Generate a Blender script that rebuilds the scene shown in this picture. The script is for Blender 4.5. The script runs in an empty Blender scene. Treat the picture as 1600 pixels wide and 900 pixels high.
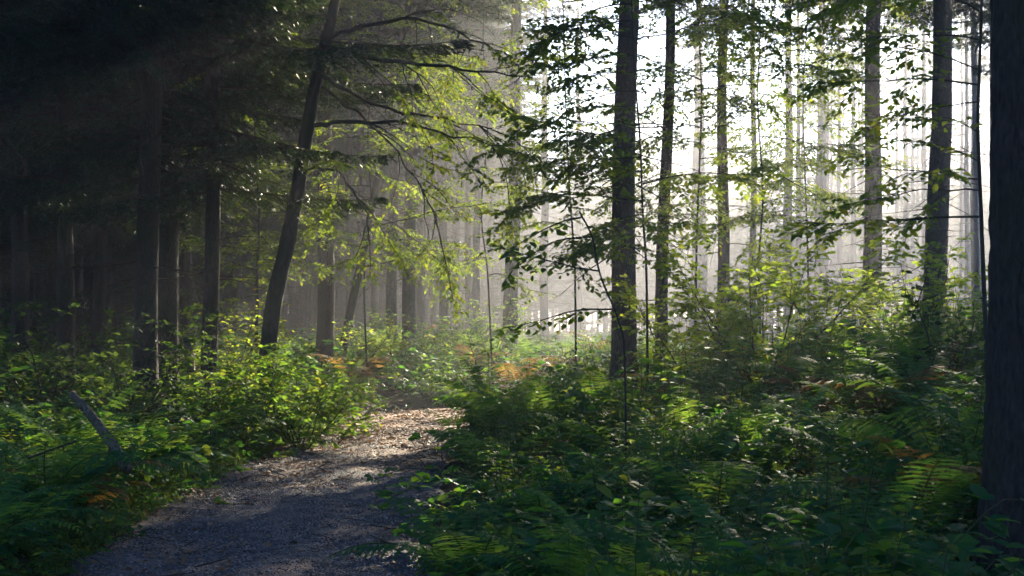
import bpy, math, random
import numpy as np
from mathutils import Vector, Matrix, Euler

SC = bpy.context.scene
COL = SC.collection
R = math.radians
random.seed(4)

# ------------------------------------------------------------------ camera
CAM_Z = 1.6
FPX = 2222.0                      # focal length in photo pixels (50 mm on 36 mm, 1600 px)
PITCH = math.atan(60 / FPX)       # horizon at y = 510 of 900
cam_d = bpy.data.cameras.new('camera'); cam = bpy.data.objects.new('camera', cam_d); COL.objects.link(cam)
cam_d.lens = 50; cam_d.sensor_width = 36; cam_d.clip_end = 1500
cam.location = (0, 0, CAM_Z); cam.rotation_euler = (math.pi / 2 + PITCH, 0, 0)
cam_d.dof.use_dof = True; cam_d.dof.focus_distance = 17.0; cam_d.dof.aperture_fstop = 14.0
SC.camera = cam

# ------------------------------------------------------------------ sky, sun, exposure
SUN_AZ, SUN_EL = R(18), R(21)     # azimuth measured from +Y towards +X
world = bpy.data.worlds.new('World'); SC.world = world; world.use_nodes = True
wn = world.node_tree.nodes; wl = world.node_tree.links
bg = wn['Background']
sky = wn.new('ShaderNodeTexSky'); sky.sky_type = 'NISHITA'; sky.sun_disc = False
sky.sun_elevation = SUN_EL; sky.sun_rotation = SUN_AZ
sky.air_density = 1.0; sky.dust_density = 1.0; sky.ozone_density = 8.0
wl.new(sky.outputs[0], bg.inputs[0]); bg.inputs[1].default_value = 0.088
sun_d = bpy.data.lights.new('sun', 'SUN'); sun = bpy.data.objects.new('sun', sun_d); COL.objects.link(sun)
sun_d.energy = 5.0; sun_d.angle = R(0.5); sun_d.color = (1.0, 0.87, 0.64)
sdir = Vector((math.sin(SUN_AZ) * math.cos(SUN_EL), math.cos(SUN_AZ) * math.cos(SUN_EL), math.sin(SUN_EL)))
sun.rotation_euler = sdir.to_track_quat('Z', 'Y').to_euler()
sun.location = sdir * 60
HAZE_DENSITY = 0.0021
HAZE_G = 0.72
vs = SC.view_settings
vs.view_transform = 'Standard'; vs.look = 'None'; vs.gamma = 1.0; vs.use_curve_mapping = False
vs.exposure = 2.05
cy = SC.cycles
cy.use_denoising = True
cy.max_bounces = 6; cy.diffuse_bounces = 2; cy.glossy_bounces = 2; cy.transmission_bounces = 4
cy.volume_bounces = 0; cy.transparent_max_bounces = 4
cy.sample_clamp_indirect = 6.0
cy.use_adaptive_sampling = False

# ------------------------------------------------------------------ helpers
def px(x, y, d):
    """the point at depth d metres that sits at photo pixel (x, y)"""
    u = (x - 800) / FPX; v = (450 - y) / FPX
    ca, sa = math.cos(PITCH), math.sin(PITCH)
    yy = ca - v * sa; zz = sa + v * ca
    return np.array([u / yy * d, d, CAM_Z + zz / yy * d])

def nrm(a):
    a = np.asarray(a, float)
    return a / (np.linalg.norm(a, axis=-1, keepdims=True) + 1e-9)

class MB:
    """collects triangles and quads, links them as one mesh"""
    def __init__(s): s.v = []; s.f = []; s.m = []; s.n = 0
    def add(s, V, F, mat=0):
        V = np.asarray(V, float).reshape(-1, 3); F = np.asarray(F, int)
        if len(V) == 0 or len(F) == 0: return
        s.v.append(V); s.f.append(F + s.n); s.m.append(np.full(len(F), mat)); s.n += len(V)
    def mesh(s, name, mats, smooth=True):
        V = np.concatenate(s.v); me = bpy.data.meshes.new(name)
        loops = np.concatenate([f.ravel() for f in s.f])
        sizes = np.concatenate([np.full(len(f), f.shape[1]) for f in s.f])
        starts = np.concatenate([[0], np.cumsum(sizes)[:-1]])
        me.vertices.add(len(V)); me.vertices.foreach_set('co', V.ravel())
        me.loops.add(len(loops)); me.loops.foreach_set('vertex_index', loops.astype(np.int32))
        me.polygons.add(len(sizes)); me.polygons.foreach_set('loop_start', starts.astype(np.int32))
        try: me.polygons.foreach_set('loop_total', sizes.astype(np.int32))
        except Exception: pass
        for m in mats: me.materials.append(m)
        me.polygons.foreach_set('material_index', np.concatenate(s.m).astype(np.int32))
        me.polygons.foreach_set('use_smooth', np.full(len(sizes), smooth))
        me.update(calc_edges=True); me.validate()
        return me
    def build(s, name, mats, parent=None, smooth=True, link=True):
        return obj(name, s.mesh(name, mats if isinstance(mats, list) else [mats], smooth), parent, link)

def obj(name, me, parent=None, link=True):
    o = bpy.data.objects.new(name, me)
    if link: COL.objects.link(o)
    if parent: o.parent = parent
    return o

def tag(o, label=None, cat=None, group=None, kind=None):
    if label: o['label'] = label
    if cat: o['category'] = cat
    if group: o['group'] = group
    if kind: o['kind'] = kind
    return o

def thing(name, label, cat, loc=(0, 0, 0), group=None, rz=0.0):
    o = bpy.data.objects.new(name, None); COL.objects.link(o)
    o.location = [float(c) for c in loc]; o.rotation_euler = (0, 0, rz); o.empty_display_size = 0.2
    return tag(o, label, cat, group)

def copy_tree(root, loc, rz, sc, label, group):
    r = root.copy(); COL.objects.link(r); r.location = [float(c) for c in loc]; r.rotation_euler = (0, 0, rz); r.scale = (sc, sc, sc)
    tag(r, label, None, group)
    for ch in list(root.children):
        c = ch.copy(); COL.objects.link(c); c.parent = r
        for g in list(ch.children):
            d = g.copy(); COL.objects.link(d); d.parent = c
    return r

def tube(pts, rad, sides=6, cap=True, jitter=0.0, rng=None):
    pts = np.asarray(pts, float); rad = np.broadcast_to(np.asarray(rad, float), (len(pts),))
    t = nrm(np.gradient(pts, axis=0))
    ref = np.array([0, 0, 1.0]) if abs(t[0][2]) < 0.8 else np.array([1.0, 0, 0])
    a = nrm(np.cross(t, ref)); b = np.cross(t, a)
    an = np.arange(sides) * 2 * math.pi / sides
    rr = rad[:, None] * np.ones(sides)
    if jitter and rng is not None: rr = rr * (1 + rng.normal(0, jitter, rr.shape))
    V = pts[:, None] + rr[..., None] * (np.cos(an)[None, :, None] * a[:, None] + np.sin(an)[None, :, None] * b[:, None])
    n = len(pts); i = np.arange(n - 1)[:, None] * sides; j = np.arange(sides)[None]
    j2 = (j + 1) % sides
    Q = np.stack([i + j, i + j2, i + sides + j2, i + sides + j], -1).reshape(-1, 4)
    V = V.reshape(-1, 3)
    if cap:
        T = [[n * sides, (k + 1) % sides, k] for k in range(sides)] + [[n * sides + 1, (n - 1) * sides + k, (n - 1) * sides + (k + 1) % sides] for k in range(sides)]
        return np.vstack([V, pts[:1], pts[-1:]]), Q, np.array(T)
    return V, Q, None

def add_tube(mb, pts, rad, sides=6, mat=0, jitter=0.0, rng=None, cap=True):
    V, Q, T = tube(pts, rad, sides, cap, jitter, rng)
    n0 = mb.n; mb.add(V, Q, mat)
    if T is not None:
        mb.f.append(T + n0); mb.m.append(np.full(len(T), mat))

def curve(pts, n):
    """Catmull-Rom through control points"""
    P = np.asarray(pts, float); P = np.vstack([2 * P[0] - P[1], P, 2 * P[-1] - P[-2]])
    out = []
    m = len(P) - 3
    for s in np.linspace(0, m - 1e-6, n):
        i = int(s); t = s - i; p0, p1, p2, p3 = P[i:i + 4]
        out.append(0.5 * (2 * p1 + (p2 - p0) * t + (2 * p0 - 5 * p1 + 4 * p2 - p3) * t * t + (3 * p1 - p0 - 3 * p2 + p3) * t ** 3))
    return np.array(out)

# ------------------------------------------------------------------ materials
def mat(name):
    m = bpy.data.materials.new(name); m.use_nodes = True
    nt = m.node_tree; nt.nodes.clear()
    return m, nt, nt.nodes, nt.links

def ramp(nodes, stops):
    r = nodes.new('ShaderNodeValToRGB'); e = r.color_ramp.elements
    while len(e) < len(stops): e.new(0.5)
    for q, (p, c) in zip(e, stops): q.position = p; q.color = (*c, 1)
    return r

def leaf_mat(name, stops, tstops, tfac=0.5, rough=0.6, spec=0.10):
    m, nt, N, L = mat(name)
    out = N.new('ShaderNodeOutputMaterial'); mix = N.new('ShaderNodeMixShader'); mix.inputs[0].default_value = tfac
    geo = N.new('ShaderNodeNewGeometry'); oi = N.new('ShaderNodeObjectInfo')
    add = N.new('ShaderNodeMath'); add.operation = 'MULTIPLY_ADD'; add.inputs[1].default_value = 0.75
    mo = N.new('ShaderNodeMath'); mo.operation = 'MULTIPLY'; mo.inputs[1].default_value = 0.25
    L.new(oi.outputs['Random'], mo.inputs[0]); L.new(geo.outputs['Random Per Island'], add.inputs[0]); L.new(mo.outputs[0], add.inputs[2])
    c1 = ramp(N, stops); c2 = ramp(N, tstops)
    L.new(add.outputs[0], c1.inputs[0]); L.new(add.outputs[0], c2.inputs[0])
    p = N.new('ShaderNodeBsdfPrincipled'); p.inputs['Roughness'].default_value = rough
    p.inputs['Specular IOR Level'].default_value = spec
    t = N.new('ShaderNodeBsdfTranslucent')
    L.new(c1.outputs[0], p.inputs['Base Color']); L.new(c2.outputs[0], t.inputs['Color'])
    L.new(p.outputs[0], mix.inputs[1]); L.new(t.outputs[0], mix.inputs[2]); L.new(mix.outputs[0], out.inputs[0])
    return m

def bark_mat(name, dark, light, moss=None, scale=1.0, bump=0.6, lichen=0.0):
    m, nt, N, L = mat(name)
    out = N.new('ShaderNodeOutputMaterial'); p = N.new('ShaderNodeBsdfPrincipled'); L.new(p.outputs[0], out.inputs[0])
    p.inputs['Roughness'].default_value = 0.9; p.inputs['Specular IOR Level'].default_value = 0.15
    tc = N.new('ShaderNodeTexCoord'); mp = N.new('ShaderNodeMapping'); mp.inputs['Scale'].default_value = (28 * scale, 28 * scale, 9 * scale)
    L.new(tc.outputs['Object'], mp.inputs[0])
    vo = N.new('ShaderNodeTexVoronoi'); vo.feature = 'DISTANCE_TO_EDGE'; L.new(mp.outputs[0], vo.inputs['Vector']); vo.inputs['Scale'].default_value = 1.0
    no = N.new('ShaderNodeTexNoise'); no.inputs['Scale'].default_value = 1.6; no.inputs['Detail'].default_value = 7; L.new(mp.outputs[0], no.inputs['Vector'])
    n2 = N.new('ShaderNodeTexNoise'); n2.inputs['Scale'].default_value = 1.3; n2.inputs['Detail'].default_value = 4; L.new(tc.outputs['Object'], n2.inputs['Vector'])
    cr = ramp(N, [(0.25, dark), (0.75, light)]); L.new(no.outputs[0], cr.inputs[0])
    last = cr.outputs[0]
    if lichen:
        v2 = N.new('ShaderNodeTexVoronoi'); v2.inputs['Scale'].default_value = 22; L.new(tc.outputs['Object'], v2.inputs['Vector'])
        mr = N.new('ShaderNodeMapRange'); mr.inputs[1].default_value = 0.12; mr.inputs[2].default_value = 0.2; mr.inputs[3].default_value = lichen; mr.inputs[4].default_value = 0
        L.new(v2.outputs['Distance'], mr.inputs[0])
        mx = N.new('ShaderNodeMixRGB'); mx.inputs[2].default_value = (0.3, 0.31, 0.29, 1); L.new(mr.outputs[0], mx.inputs[0]); L.new(last, mx.inputs[1]); last = mx.outputs[0]
    if moss:
        mr = N.new('ShaderNodeMapRange'); mr.inputs[1].default_value = 0.48; mr.inputs[2].default_value = 0.68; mr.inputs[4].default_value = 0.8
        L.new(n2.outputs[0], mr.inputs[0])
        mx = N.new('ShaderNodeMixRGB'); mx.inputs[2].default_value = (*moss, 1); L.new(mr.outputs[0], mx.inputs[0]); L.new(last, mx.inputs[1]); last = mx.outputs[0]
    L.new(last, p.inputs['Base Color'])
    mn = N.new('ShaderNodeMath'); mn.operation = 'MINIMUM'; mn.inputs[1].default_value = 0.22; L.new(vo.outputs['Distance'], mn.inputs[0])
    ad = N.new('ShaderNodeMath'); ad.operation = 'MULTIPLY_ADD'; ad.inputs[1].default_value = 2.0; L.new(mn.outputs[0], ad.inputs[0]); L.new(no.outputs[0], ad.inputs[2])
    b = N.new('ShaderNodeBump'); b.inputs['Strength'].default_value = bump; b.inputs['Distance'].default_value = 0.02
    L.new(ad.outputs[0], b.inputs['Height']); L.new(b.outputs[0], p.inputs['Normal'])
    return m

G = lambda *a: a
M = {}
M['beech'] = leaf_mat('beech_leaf', [(0.0, (0.014, 0.062, 0.028)), (0.6, (0.024, 0.10, 0.036)), (1.0, (0.07, 0.12, 0.025))],
                      [(0.0, (0.14, 0.26, 0.02)), (0.6, (0.32, 0.42, 0.025)), (1.0, (0.50, 0.46, 0.03))], 0.5)
M['hazel'] = leaf_mat('hazel_leaf', [(0.0, (0.028, 0.07, 0.02)), (0.7, (0.045, 0.10, 0.025)), (1.0, (0.11, 0.10, 0.03))],
                      [(0.0, (0.2, 0.36, 0.02)), (0.6, (0.4, 0.52, 0.03)), (1.0, (0.56, 0.52, 0.04))], 0.58)
M['bramble'] = leaf_mat('bramble_leaf', [(0.0, (0.010, 0.066, 0.034)), (0.6, (0.018, 0.115, 0.046)), (0.93, (0.04, 0.15, 0.04)), (1.0, (0.14, 0.08, 0.03))],
                        [(0.0, (0.06, 0.22, 0.03)), (0.6, (0.17, 0.40, 0.025)), (1.0, (0.42, 0.42, 0.03))], 0.45, 0.55, 0.14)
M['nettle'] = leaf_mat('nettle_leaf', [(0.0, (0.014, 0.085, 0.032)), (0.7, (0.028, 0.135, 0.04)), (1.0, (0.08, 0.15, 0.03))],
                       [(0.0, (0.12, 0.28, 0.02)), (0.6, (0.25, 0.42, 0.03)), (1.0, (0.45, 0.44, 0.04))], 0.5)
M['fern'] = leaf_mat('fern_frond', [(0.0, (0.016, 0.10, 0.040)), (0.7, (0.03, 0.15, 0.048)), (1.0, (0.06, 0.16, 0.04))],
                     [(0.0, (0.12, 0.30, 0.03)), (0.6, (0.24, 0.42, 0.04)), (1.0, (0.42, 0.44, 0.06))], 0.45, 0.65, 0.06)
M['fern_dry'] = leaf_mat('dry_fern_frond', [(0.0, (0.09, 0.06, 0.02)), (0.7, (0.14, 0.075, 0.025)), (1.0, (0.12, 0.10, 0.03))],
                         [(0.0, (0.28, 0.17, 0.03)), (1.0, (0.4, 0.22, 0.04))], 0.45, 0.6, 0.2)
M['spruce'] = leaf_mat('spruce_needles', [(0.0, (0.010, 0.034, 0.022)), (0.7, (0.016, 0.052, 0.03)), (1.0, (0.04, 0.065, 0.028))],
                       [(0.0, (0.03, 0.07, 0.015)), (1.0, (0.10, 0.13, 0.02))], 0.25, 0.5, 0.3)
M['holly'] = leaf_mat('dark_leaf', [(0.0, (0.012, 0.035, 0.014)), (1.0, (0.025, 0.06, 0.02))], [(0.0, (0.03, 0.09, 0.01)), (1.0, (0.09, 0.17, 0.015))], 0.3, 0.55, 0.12)
M['shade'] = leaf_mat('shade_darkened_leaf', [(0.0, (0.010, 0.04, 0.026)), (1.0, (0.022, 0.07, 0.036))], [(0.0, (0.06, 0.15, 0.02)), (1.0, (0.2, 0.28, 0.03))], 0.4)  # darkened leaf: the gloom of the left wood is put into its colour
M['grass'] = leaf_mat('grass_blade', [(0.0, (0.035, 0.09, 0.025)), (0.8, (0.06, 0.12, 0.03)), (1.0, (0.14, 0.12, 0.05))],
                      [(0.0, (0.15, 0.30, 0.03)), (1.0, (0.4, 0.42, 0.06))], 0.45)
M['litter'] = leaf_mat('fallen_leaf', [(0.0, (0.15, 0.075, 0.04)), (0.5, (0.27, 0.14, 0.07)), (0.9, (0.36, 0.21, 0.10)), (1.0, (0.40, 0.27, 0.09))],
                       [(0.0, (0.12, 0.05, 0.02)), (1.0, (0.3, 0.16, 0.04))], 0.2, 0.6, 0.3)
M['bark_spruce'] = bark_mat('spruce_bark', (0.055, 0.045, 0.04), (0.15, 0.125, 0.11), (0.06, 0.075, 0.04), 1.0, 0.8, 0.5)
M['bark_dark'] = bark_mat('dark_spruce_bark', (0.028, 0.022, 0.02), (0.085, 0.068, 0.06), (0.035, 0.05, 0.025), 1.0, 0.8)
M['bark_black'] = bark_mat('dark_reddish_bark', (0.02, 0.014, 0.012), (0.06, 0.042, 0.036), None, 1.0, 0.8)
M['bark_beech'] = bark_mat('beech_bark', (0.03, 0.028, 0.025), (0.075, 0.07, 0.06), (0.035, 0.055, 0.022), 0.5, 0.3)
M['bark_birch'] = bark_mat('pale_log_bark', (0.06, 0.042, 0.026), (0.32, 0.25, 0.18), (0.03, 0.05, 0.018), 1.2, 1.0)
M['twig'] = bark_mat('twig_bark', (0.04, 0.03, 0.025), (0.09, 0.07, 0.055), None, 2.0, 0.2)
M['stem'] = bark_mat('green_stem', (0.05, 0.06, 0.025), (0.10, 0.09, 0.04), None, 2.0, 0.1)

def ground_mat():
    m, nt, N, L = mat('forest_soil')
    out = N.new('ShaderNodeOutputMaterial'); p = N.new('ShaderNodeBsdfPrincipled'); L.new(p.outputs[0], out.inputs[0])
    p.inputs['Roughness'].default_value = 0.95; p.inputs['Specular IOR Level'].default_value = 0.1
    tc = N.new('ShaderNodeTexCoord')
    n1 = N.new('ShaderNodeTexNoise'); n1.inputs['Scale'].default_value = 9; n1.inputs['Detail'].default_value = 8; L.new(tc.outputs['Object'], n1.inputs['Vector'])
    n2 = N.new('ShaderNodeTexNoise'); n2.inputs['Scale'].default_value = 0.7; n2.inputs['Detail'].default_value = 4; L.new(tc.outputs['Object'], n2.inputs['Vector'])
    c = ramp(N, [(0.3, (0.022, 0.016, 0.01)), (0.55, (0.05, 0.035, 0.02)), (0.75, (0.095, 0.06, 0.03))]); L.new(n1.outputs[0], c.inputs[0])
    mx = N.new('ShaderNodeMixRGB'); mx.inputs[2].default_value = (0.035, 0.055, 0.018, 1)
    mr = N.new('ShaderNodeMapRange'); mr.inputs[1].default_value = 0.45; mr.inputs[2].default_value = 0.65; L.new(n2.outputs[0], mr.inputs[0]); L.new(mr.outputs[0], mx.inputs[0])
    L.new(c.outputs[0], mx.inputs[1]); L.new(mx.outputs[0], p.inputs['Base Color'])
    b = N.new('ShaderNodeBump'); b.inputs['Strength'].default_value = 0.9; b.inputs['Distance'].default_value = 0.05; L.new(n1.outputs[0], b.inputs['Height']); L.new(b.outputs[0], p.inputs['Normal'])
    return m
M['soil'] = ground_mat()

def gravel_mat():
    m, nt, N, L = mat('path_gravel')
    out = N.new('ShaderNodeOutputMaterial'); p = N.new('ShaderNodeBsdfPrincipled'); L.new(p.outputs[0], out.inputs[0])
    p.inputs['Roughness'].default_value = 0.7; p.inputs['Specular IOR Level'].default_value = 0.3
    tc = N.new('ShaderNodeTexCoord')
    vo = N.new('ShaderNodeTexVoronoi'); vo.inputs['Scale'].default_value = 48; L.new(tc.outputs['Object'], vo.inputs['Vector'])
    v2 = N.new('ShaderNodeTexVoronoi'); v2.inputs['Scale'].default_value = 110; L.new(tc.outputs['Object'], v2.inputs['Vector'])
    sp = N.new('ShaderNodeSeparateColor'); L.new(vo.outputs['Color'], sp.inputs[0])
    c = ramp(N, [(0.0, (0.036, 0.033, 0.04)), (0.5, (0.072, 0.066, 0.08)), (0.85, (0.12, 0.11, 0.128)), (1.0, (0.27, 0.25, 0.26))]); L.new(sp.outputs[0], c.inputs[0])
    n2 = N.new('ShaderNodeTexNoise'); n2.inputs['Scale'].default_value = 1.1; n2.inputs['Detail'].default_value = 6; L.new(tc.outputs['Object'], n2.inputs['Vector'])
    n3 = N.new('ShaderNodeTexNoise'); n3.inputs['Scale'].default_value = 30; n3.inputs['Detail'].default_value = 4; L.new(tc.outputs['Object'], n3.inputs['Vector'])
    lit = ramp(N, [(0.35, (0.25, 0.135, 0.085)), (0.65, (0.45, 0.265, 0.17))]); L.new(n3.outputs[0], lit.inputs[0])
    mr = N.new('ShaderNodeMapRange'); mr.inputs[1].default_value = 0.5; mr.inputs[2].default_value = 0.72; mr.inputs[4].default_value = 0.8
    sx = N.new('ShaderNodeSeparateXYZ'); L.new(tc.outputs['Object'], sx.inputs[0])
    far = N.new('ShaderNodeMapRange'); far.inputs[1].default_value = 14; far.inputs[2].default_value = 24; far.inputs[4].default_value = 0.26; L.new(sx.outputs[1], far.inputs[0])  # more leaf litter toward the far end, its colour brightened as painted sunlight
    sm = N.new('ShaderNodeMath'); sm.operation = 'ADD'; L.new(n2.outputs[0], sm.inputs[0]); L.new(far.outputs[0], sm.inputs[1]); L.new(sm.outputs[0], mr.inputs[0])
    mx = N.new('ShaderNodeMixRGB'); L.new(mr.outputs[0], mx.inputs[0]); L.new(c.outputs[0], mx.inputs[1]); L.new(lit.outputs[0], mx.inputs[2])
    L.new(mx.outputs[0], p.inputs['Base Color'])
    ad = N.new('ShaderNodeMath'); ad.operation = 'MULTIPLY_ADD'; ad.inputs[1].default_value = 0.5
    L.new(v2.outputs['Distance'], ad.inputs[0]); L.new(vo.outputs['Distance'], ad.inputs[2])
    b = N.new('ShaderNodeBump'); b.invert = True; b.inputs['Strength'].default_value = 0.9; b.inputs['Distance'].default_value = 0.015
    L.new(ad.outputs[0], b.inputs['Height']); L.new(b.outputs[0], p.inputs['Normal'])
    return m
M['gravel'] = gravel_mat()

def stone_mat():
    m, nt, N, L = mat('pebble_stone')
    out = N.new('ShaderNodeOutputMaterial'); p = N.new('ShaderNodeBsdfPrincipled'); L.new(p.outputs[0], out.inputs[0])
    p.inputs['Roughness'].default_value = 0.55; p.inputs['Specular IOR Level'].default_value = 0.4
    oi = N.new('ShaderNodeObjectInfo'); c = ramp(N, [(0.0, (0.045, 0.042, 0.045)), (0.6, (0.09, 0.085, 0.09)), (0.9, (0.17, 0.16, 0.165)), (1.0, (0.36, 0.35, 0.35))])
    L.new(oi.outputs['Random'], c.inputs[0]); L.new(c.outputs[0], p.inputs['Base Color'])
    return m
M['stone'] = stone_mat()

# ------------------------------------------------------------------ terrain
PATH_CTRL = [(-0.7, -12), (-0.9, -4), (-1.35, 3), (-1.62, 8.5), (-1.88, 12.5), (-1.92, 18), (-1.85, 22), (-1.5, 25), (-0.4, 27.1), (2, 28.6), (6, 30), (12, 32), (22, 36), (40, 44)]
PATH = curve([(a, b, 0) for a, b in PATH_CTRL], 400)[:, :2]
PATH_HALF = 1.18
def path_dist(x, y):
    x = np.atleast_1d(np.asarray(x, float)); y = np.atleast_1d(np.asarray(y, float))
    out = np.empty(len(x)); side = np.empty(len(x)); P = PATH[::2]
    T = nrm(np.gradient(P, axis=0))
    for i in range(0, len(x), 4000):
        dx = x[i:i + 4000, None] - P[None, :, 0]; dy = y[i:i + 4000, None] - P[None, :, 1]
        d2 = dx * dx + dy * dy; k = d2.argmin(1); r = np.arange(len(k))
        out[i:i + 4000] = np.sqrt(d2[r, k])
        side[i:i + 4000] = np.sign(dx[r, k] * T[k, 1] - dy[r, k] * T[k, 0])     # +1 right of the path
    return out, side

def sstep(a, b, x):
    t = np.clip((x - a) / (b - a), 0, 1); return t * t * (3 - 2 * t)

def bumps(x, y):
    return (0.05 * np.sin(x * 1.7 + 0.6 * np.sin(y * 0.9)) * np.sin(y * 1.3 + 1.1) + 0.03 * np.sin(x * 3.9 + y * 2.1) + 0.12 * np.sin(x * 0.33 + 1) * np.sin(y * 0.27 + 0.5))

def ground_z(x, y):
    d, s = path_dist(x, y); x = np.atleast_1d(x); y = np.atleast_1d(y)
    e = np.maximum(0, d - PATH_HALF)
    right = 0.16 * sstep(0, 0.7, e) + 0.9 * sstep(0.3, 7, e)
    left = 0.15 * sstep(0, 0.6, e) + 0.5 * sstep(0.3, 6, e)
    z = np.where(s > 0, right, left) + bumps(x, y) * sstep(0, 1.5, e)
    return z - 0.05 * (1 - sstep(-0.25, 0.1, d - PATH_HALF))
def gz(x, y): return float(ground_z(x, y)[0])

def grid_axis(segs):
    return np.concatenate([np.arange(a, b, s) for a, b, s in segs] + [[segs[-1][1]]])
gx = grid_axis([(-220, -60, 16), (-60, -16, 2), (-16, 16, 0.2), (16, 60, 2), (60, 220, 16)])
gy = grid_axis([(-40, -4, 3), (-4, 36, 0.22), (36, 70, 1.5), (70, 260, 14)])
XX, YY = np.meshgrid(gx, gy, indexing='ij')
ZZ = ground_z(XX.ravel(), YY.ravel())
mb = MB(); ny = len(gy)
ii = (np.arange(len(gx) - 1)[:, None] * ny + np.arange(ny - 1)[None]).ravel()
mb.add(np.stack([XX.ravel(), YY.ravel(), ZZ], -1), np.stack([ii, ii + ny, ii + ny + 1, ii + 1], -1))
tag(mb.build('ground', M['soil']), 'dark forest floor rising gently on both sides of the path', kind='structure')

rng = np.random.default_rng(7)
mb = MB(); nu = 25
S = curve([(a, b, 0) for a, b in PATH_CTRL], 420)[:, :2]
T = nrm(np.gradient(S, axis=0)); Nn = np.stack([T[:, 1], -T[:, 0]], -1)
k = np.arange(len(S)); wl_ = PATH_HALF + 0.10 * np.sin(k * 0.31) + 0.07 * np.sin(k * 0.83 + 1) ; wr_ = PATH_HALF + 0.10 * np.sin(k * 0.27 + 2) + 0.07 * np.sin(k * 0.71)
u = np.linspace(-1, 1, nu)
W = np.where(u[None] < 0, wl_[:, None] * u[None], wr_[:, None] * u[None])
PX = S[:, None] + W[..., None] * Nn[:, None]
Z = 0.012 + 0.03 * (1 - u[None] ** 2) - 0.025 * np.exp(-((np.abs(W) - 0.55) / 0.22) ** 2) + 0.008 * np.sin(PX[..., 0] * 5.1 + PX[..., 1] * 2.3) + rng.normal(0, 0.003, W.shape)
Z = np.where(np.abs(u)[None] > 0.95, -0.01, Z)
ii = (np.arange(len(S) - 1)[:, None] * nu + np.arange(nu - 1)[None]).ravel()
mb.add(np.concatenate([PX, Z[..., None]], -1).reshape(-1, 3), np.stack([ii, ii + 1, ii + nu + 1, ii + nu], -1))
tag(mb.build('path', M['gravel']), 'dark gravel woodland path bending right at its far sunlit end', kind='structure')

def path_z(x, y, dist):
    a = np.clip(np.asarray(dist) / PATH_HALF, 0, 1)
    return .012 + .03 * (1 - a ** 2) - .025 * np.exp(-((np.asarray(dist) - .55) / .22) ** 2) + .008 * np.sin(np.asarray(x) * 5.1 + np.asarray(y) * 2.3)

# ------------------------------------------------------------------ leaves
LEAF_V = np.array([(0, 0, 0), (-.24, .28, .05), (0, .3, 0), (.24, .28, .05), (-.25, .6, .03), (0, .63, -.02), (.25, .6, .03), (0, 1, -.10)])
LEAF_T = np.array([(0, 2, 1), (0, 3, 2), (1, 2, 5), (1, 5, 4), (2, 3, 6), (2, 6, 5), (4, 5, 7), (5, 6, 7)])
SIMPLE_V = np.array([(0, 0, 0), (-.27, .42, .05), (.27, .42, .05), (0, 1, -.06)])
SIMPLE_T = np.array([(0, 2, 1), (1, 2, 3)])
def add_leaves(mb, pos, dirs, normals, size, mat=0, simple=False, width=1.0):
    pos = np.asarray(pos); d = nrm(dirs); s = nrm(np.cross(d, normals)); n = np.cross(s, d)
    size = np.broadcast_to(np.asarray(size, float), (len(pos),))
    V0, T0 = (SIMPLE_V, SIMPLE_T) if simple else (LEAF_V, LEAF_T)
    V = pos[:, None] + size[:, None, None] * (V0[None, :, :1] * width * s[:, None] + V0[None, :, 1:2] * d[:, None] + V0[None, :, 2:3] * n[:, None])
    T = T0[None] + (np.arange(len(pos)) * len(V0))[:, None, None]
    mb.add(V.reshape(-1, 3), T.reshape(-1, 3), mat)
def add_ribbons(mb, a, b, w, mat=0):
    """thin three-sided twigs from a to b"""
    a = np.asarray(a); b = np.asarray(b); d = nrm(b - a); s = nrm(np.cross(d, [0.1, 0.2, 1.0])); n = np.cross(s, d)
    w = np.broadcast_to(np.asarray(w, float), (len(a),))[:, None]
    V = np.stack([a + s * w, a - s * w * .5 + n * w * .87, a - s * w * .5 - n * w * .87, b], 1)
    T = np.array([(0, 1, 3), (1, 2, 3), (2, 0, 3)])[None] + (np.arange(len(a)) * 4)[:, None, None]
    mb.add(V.reshape(-1, 3), T.reshape(-1, 3), mat)

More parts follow.
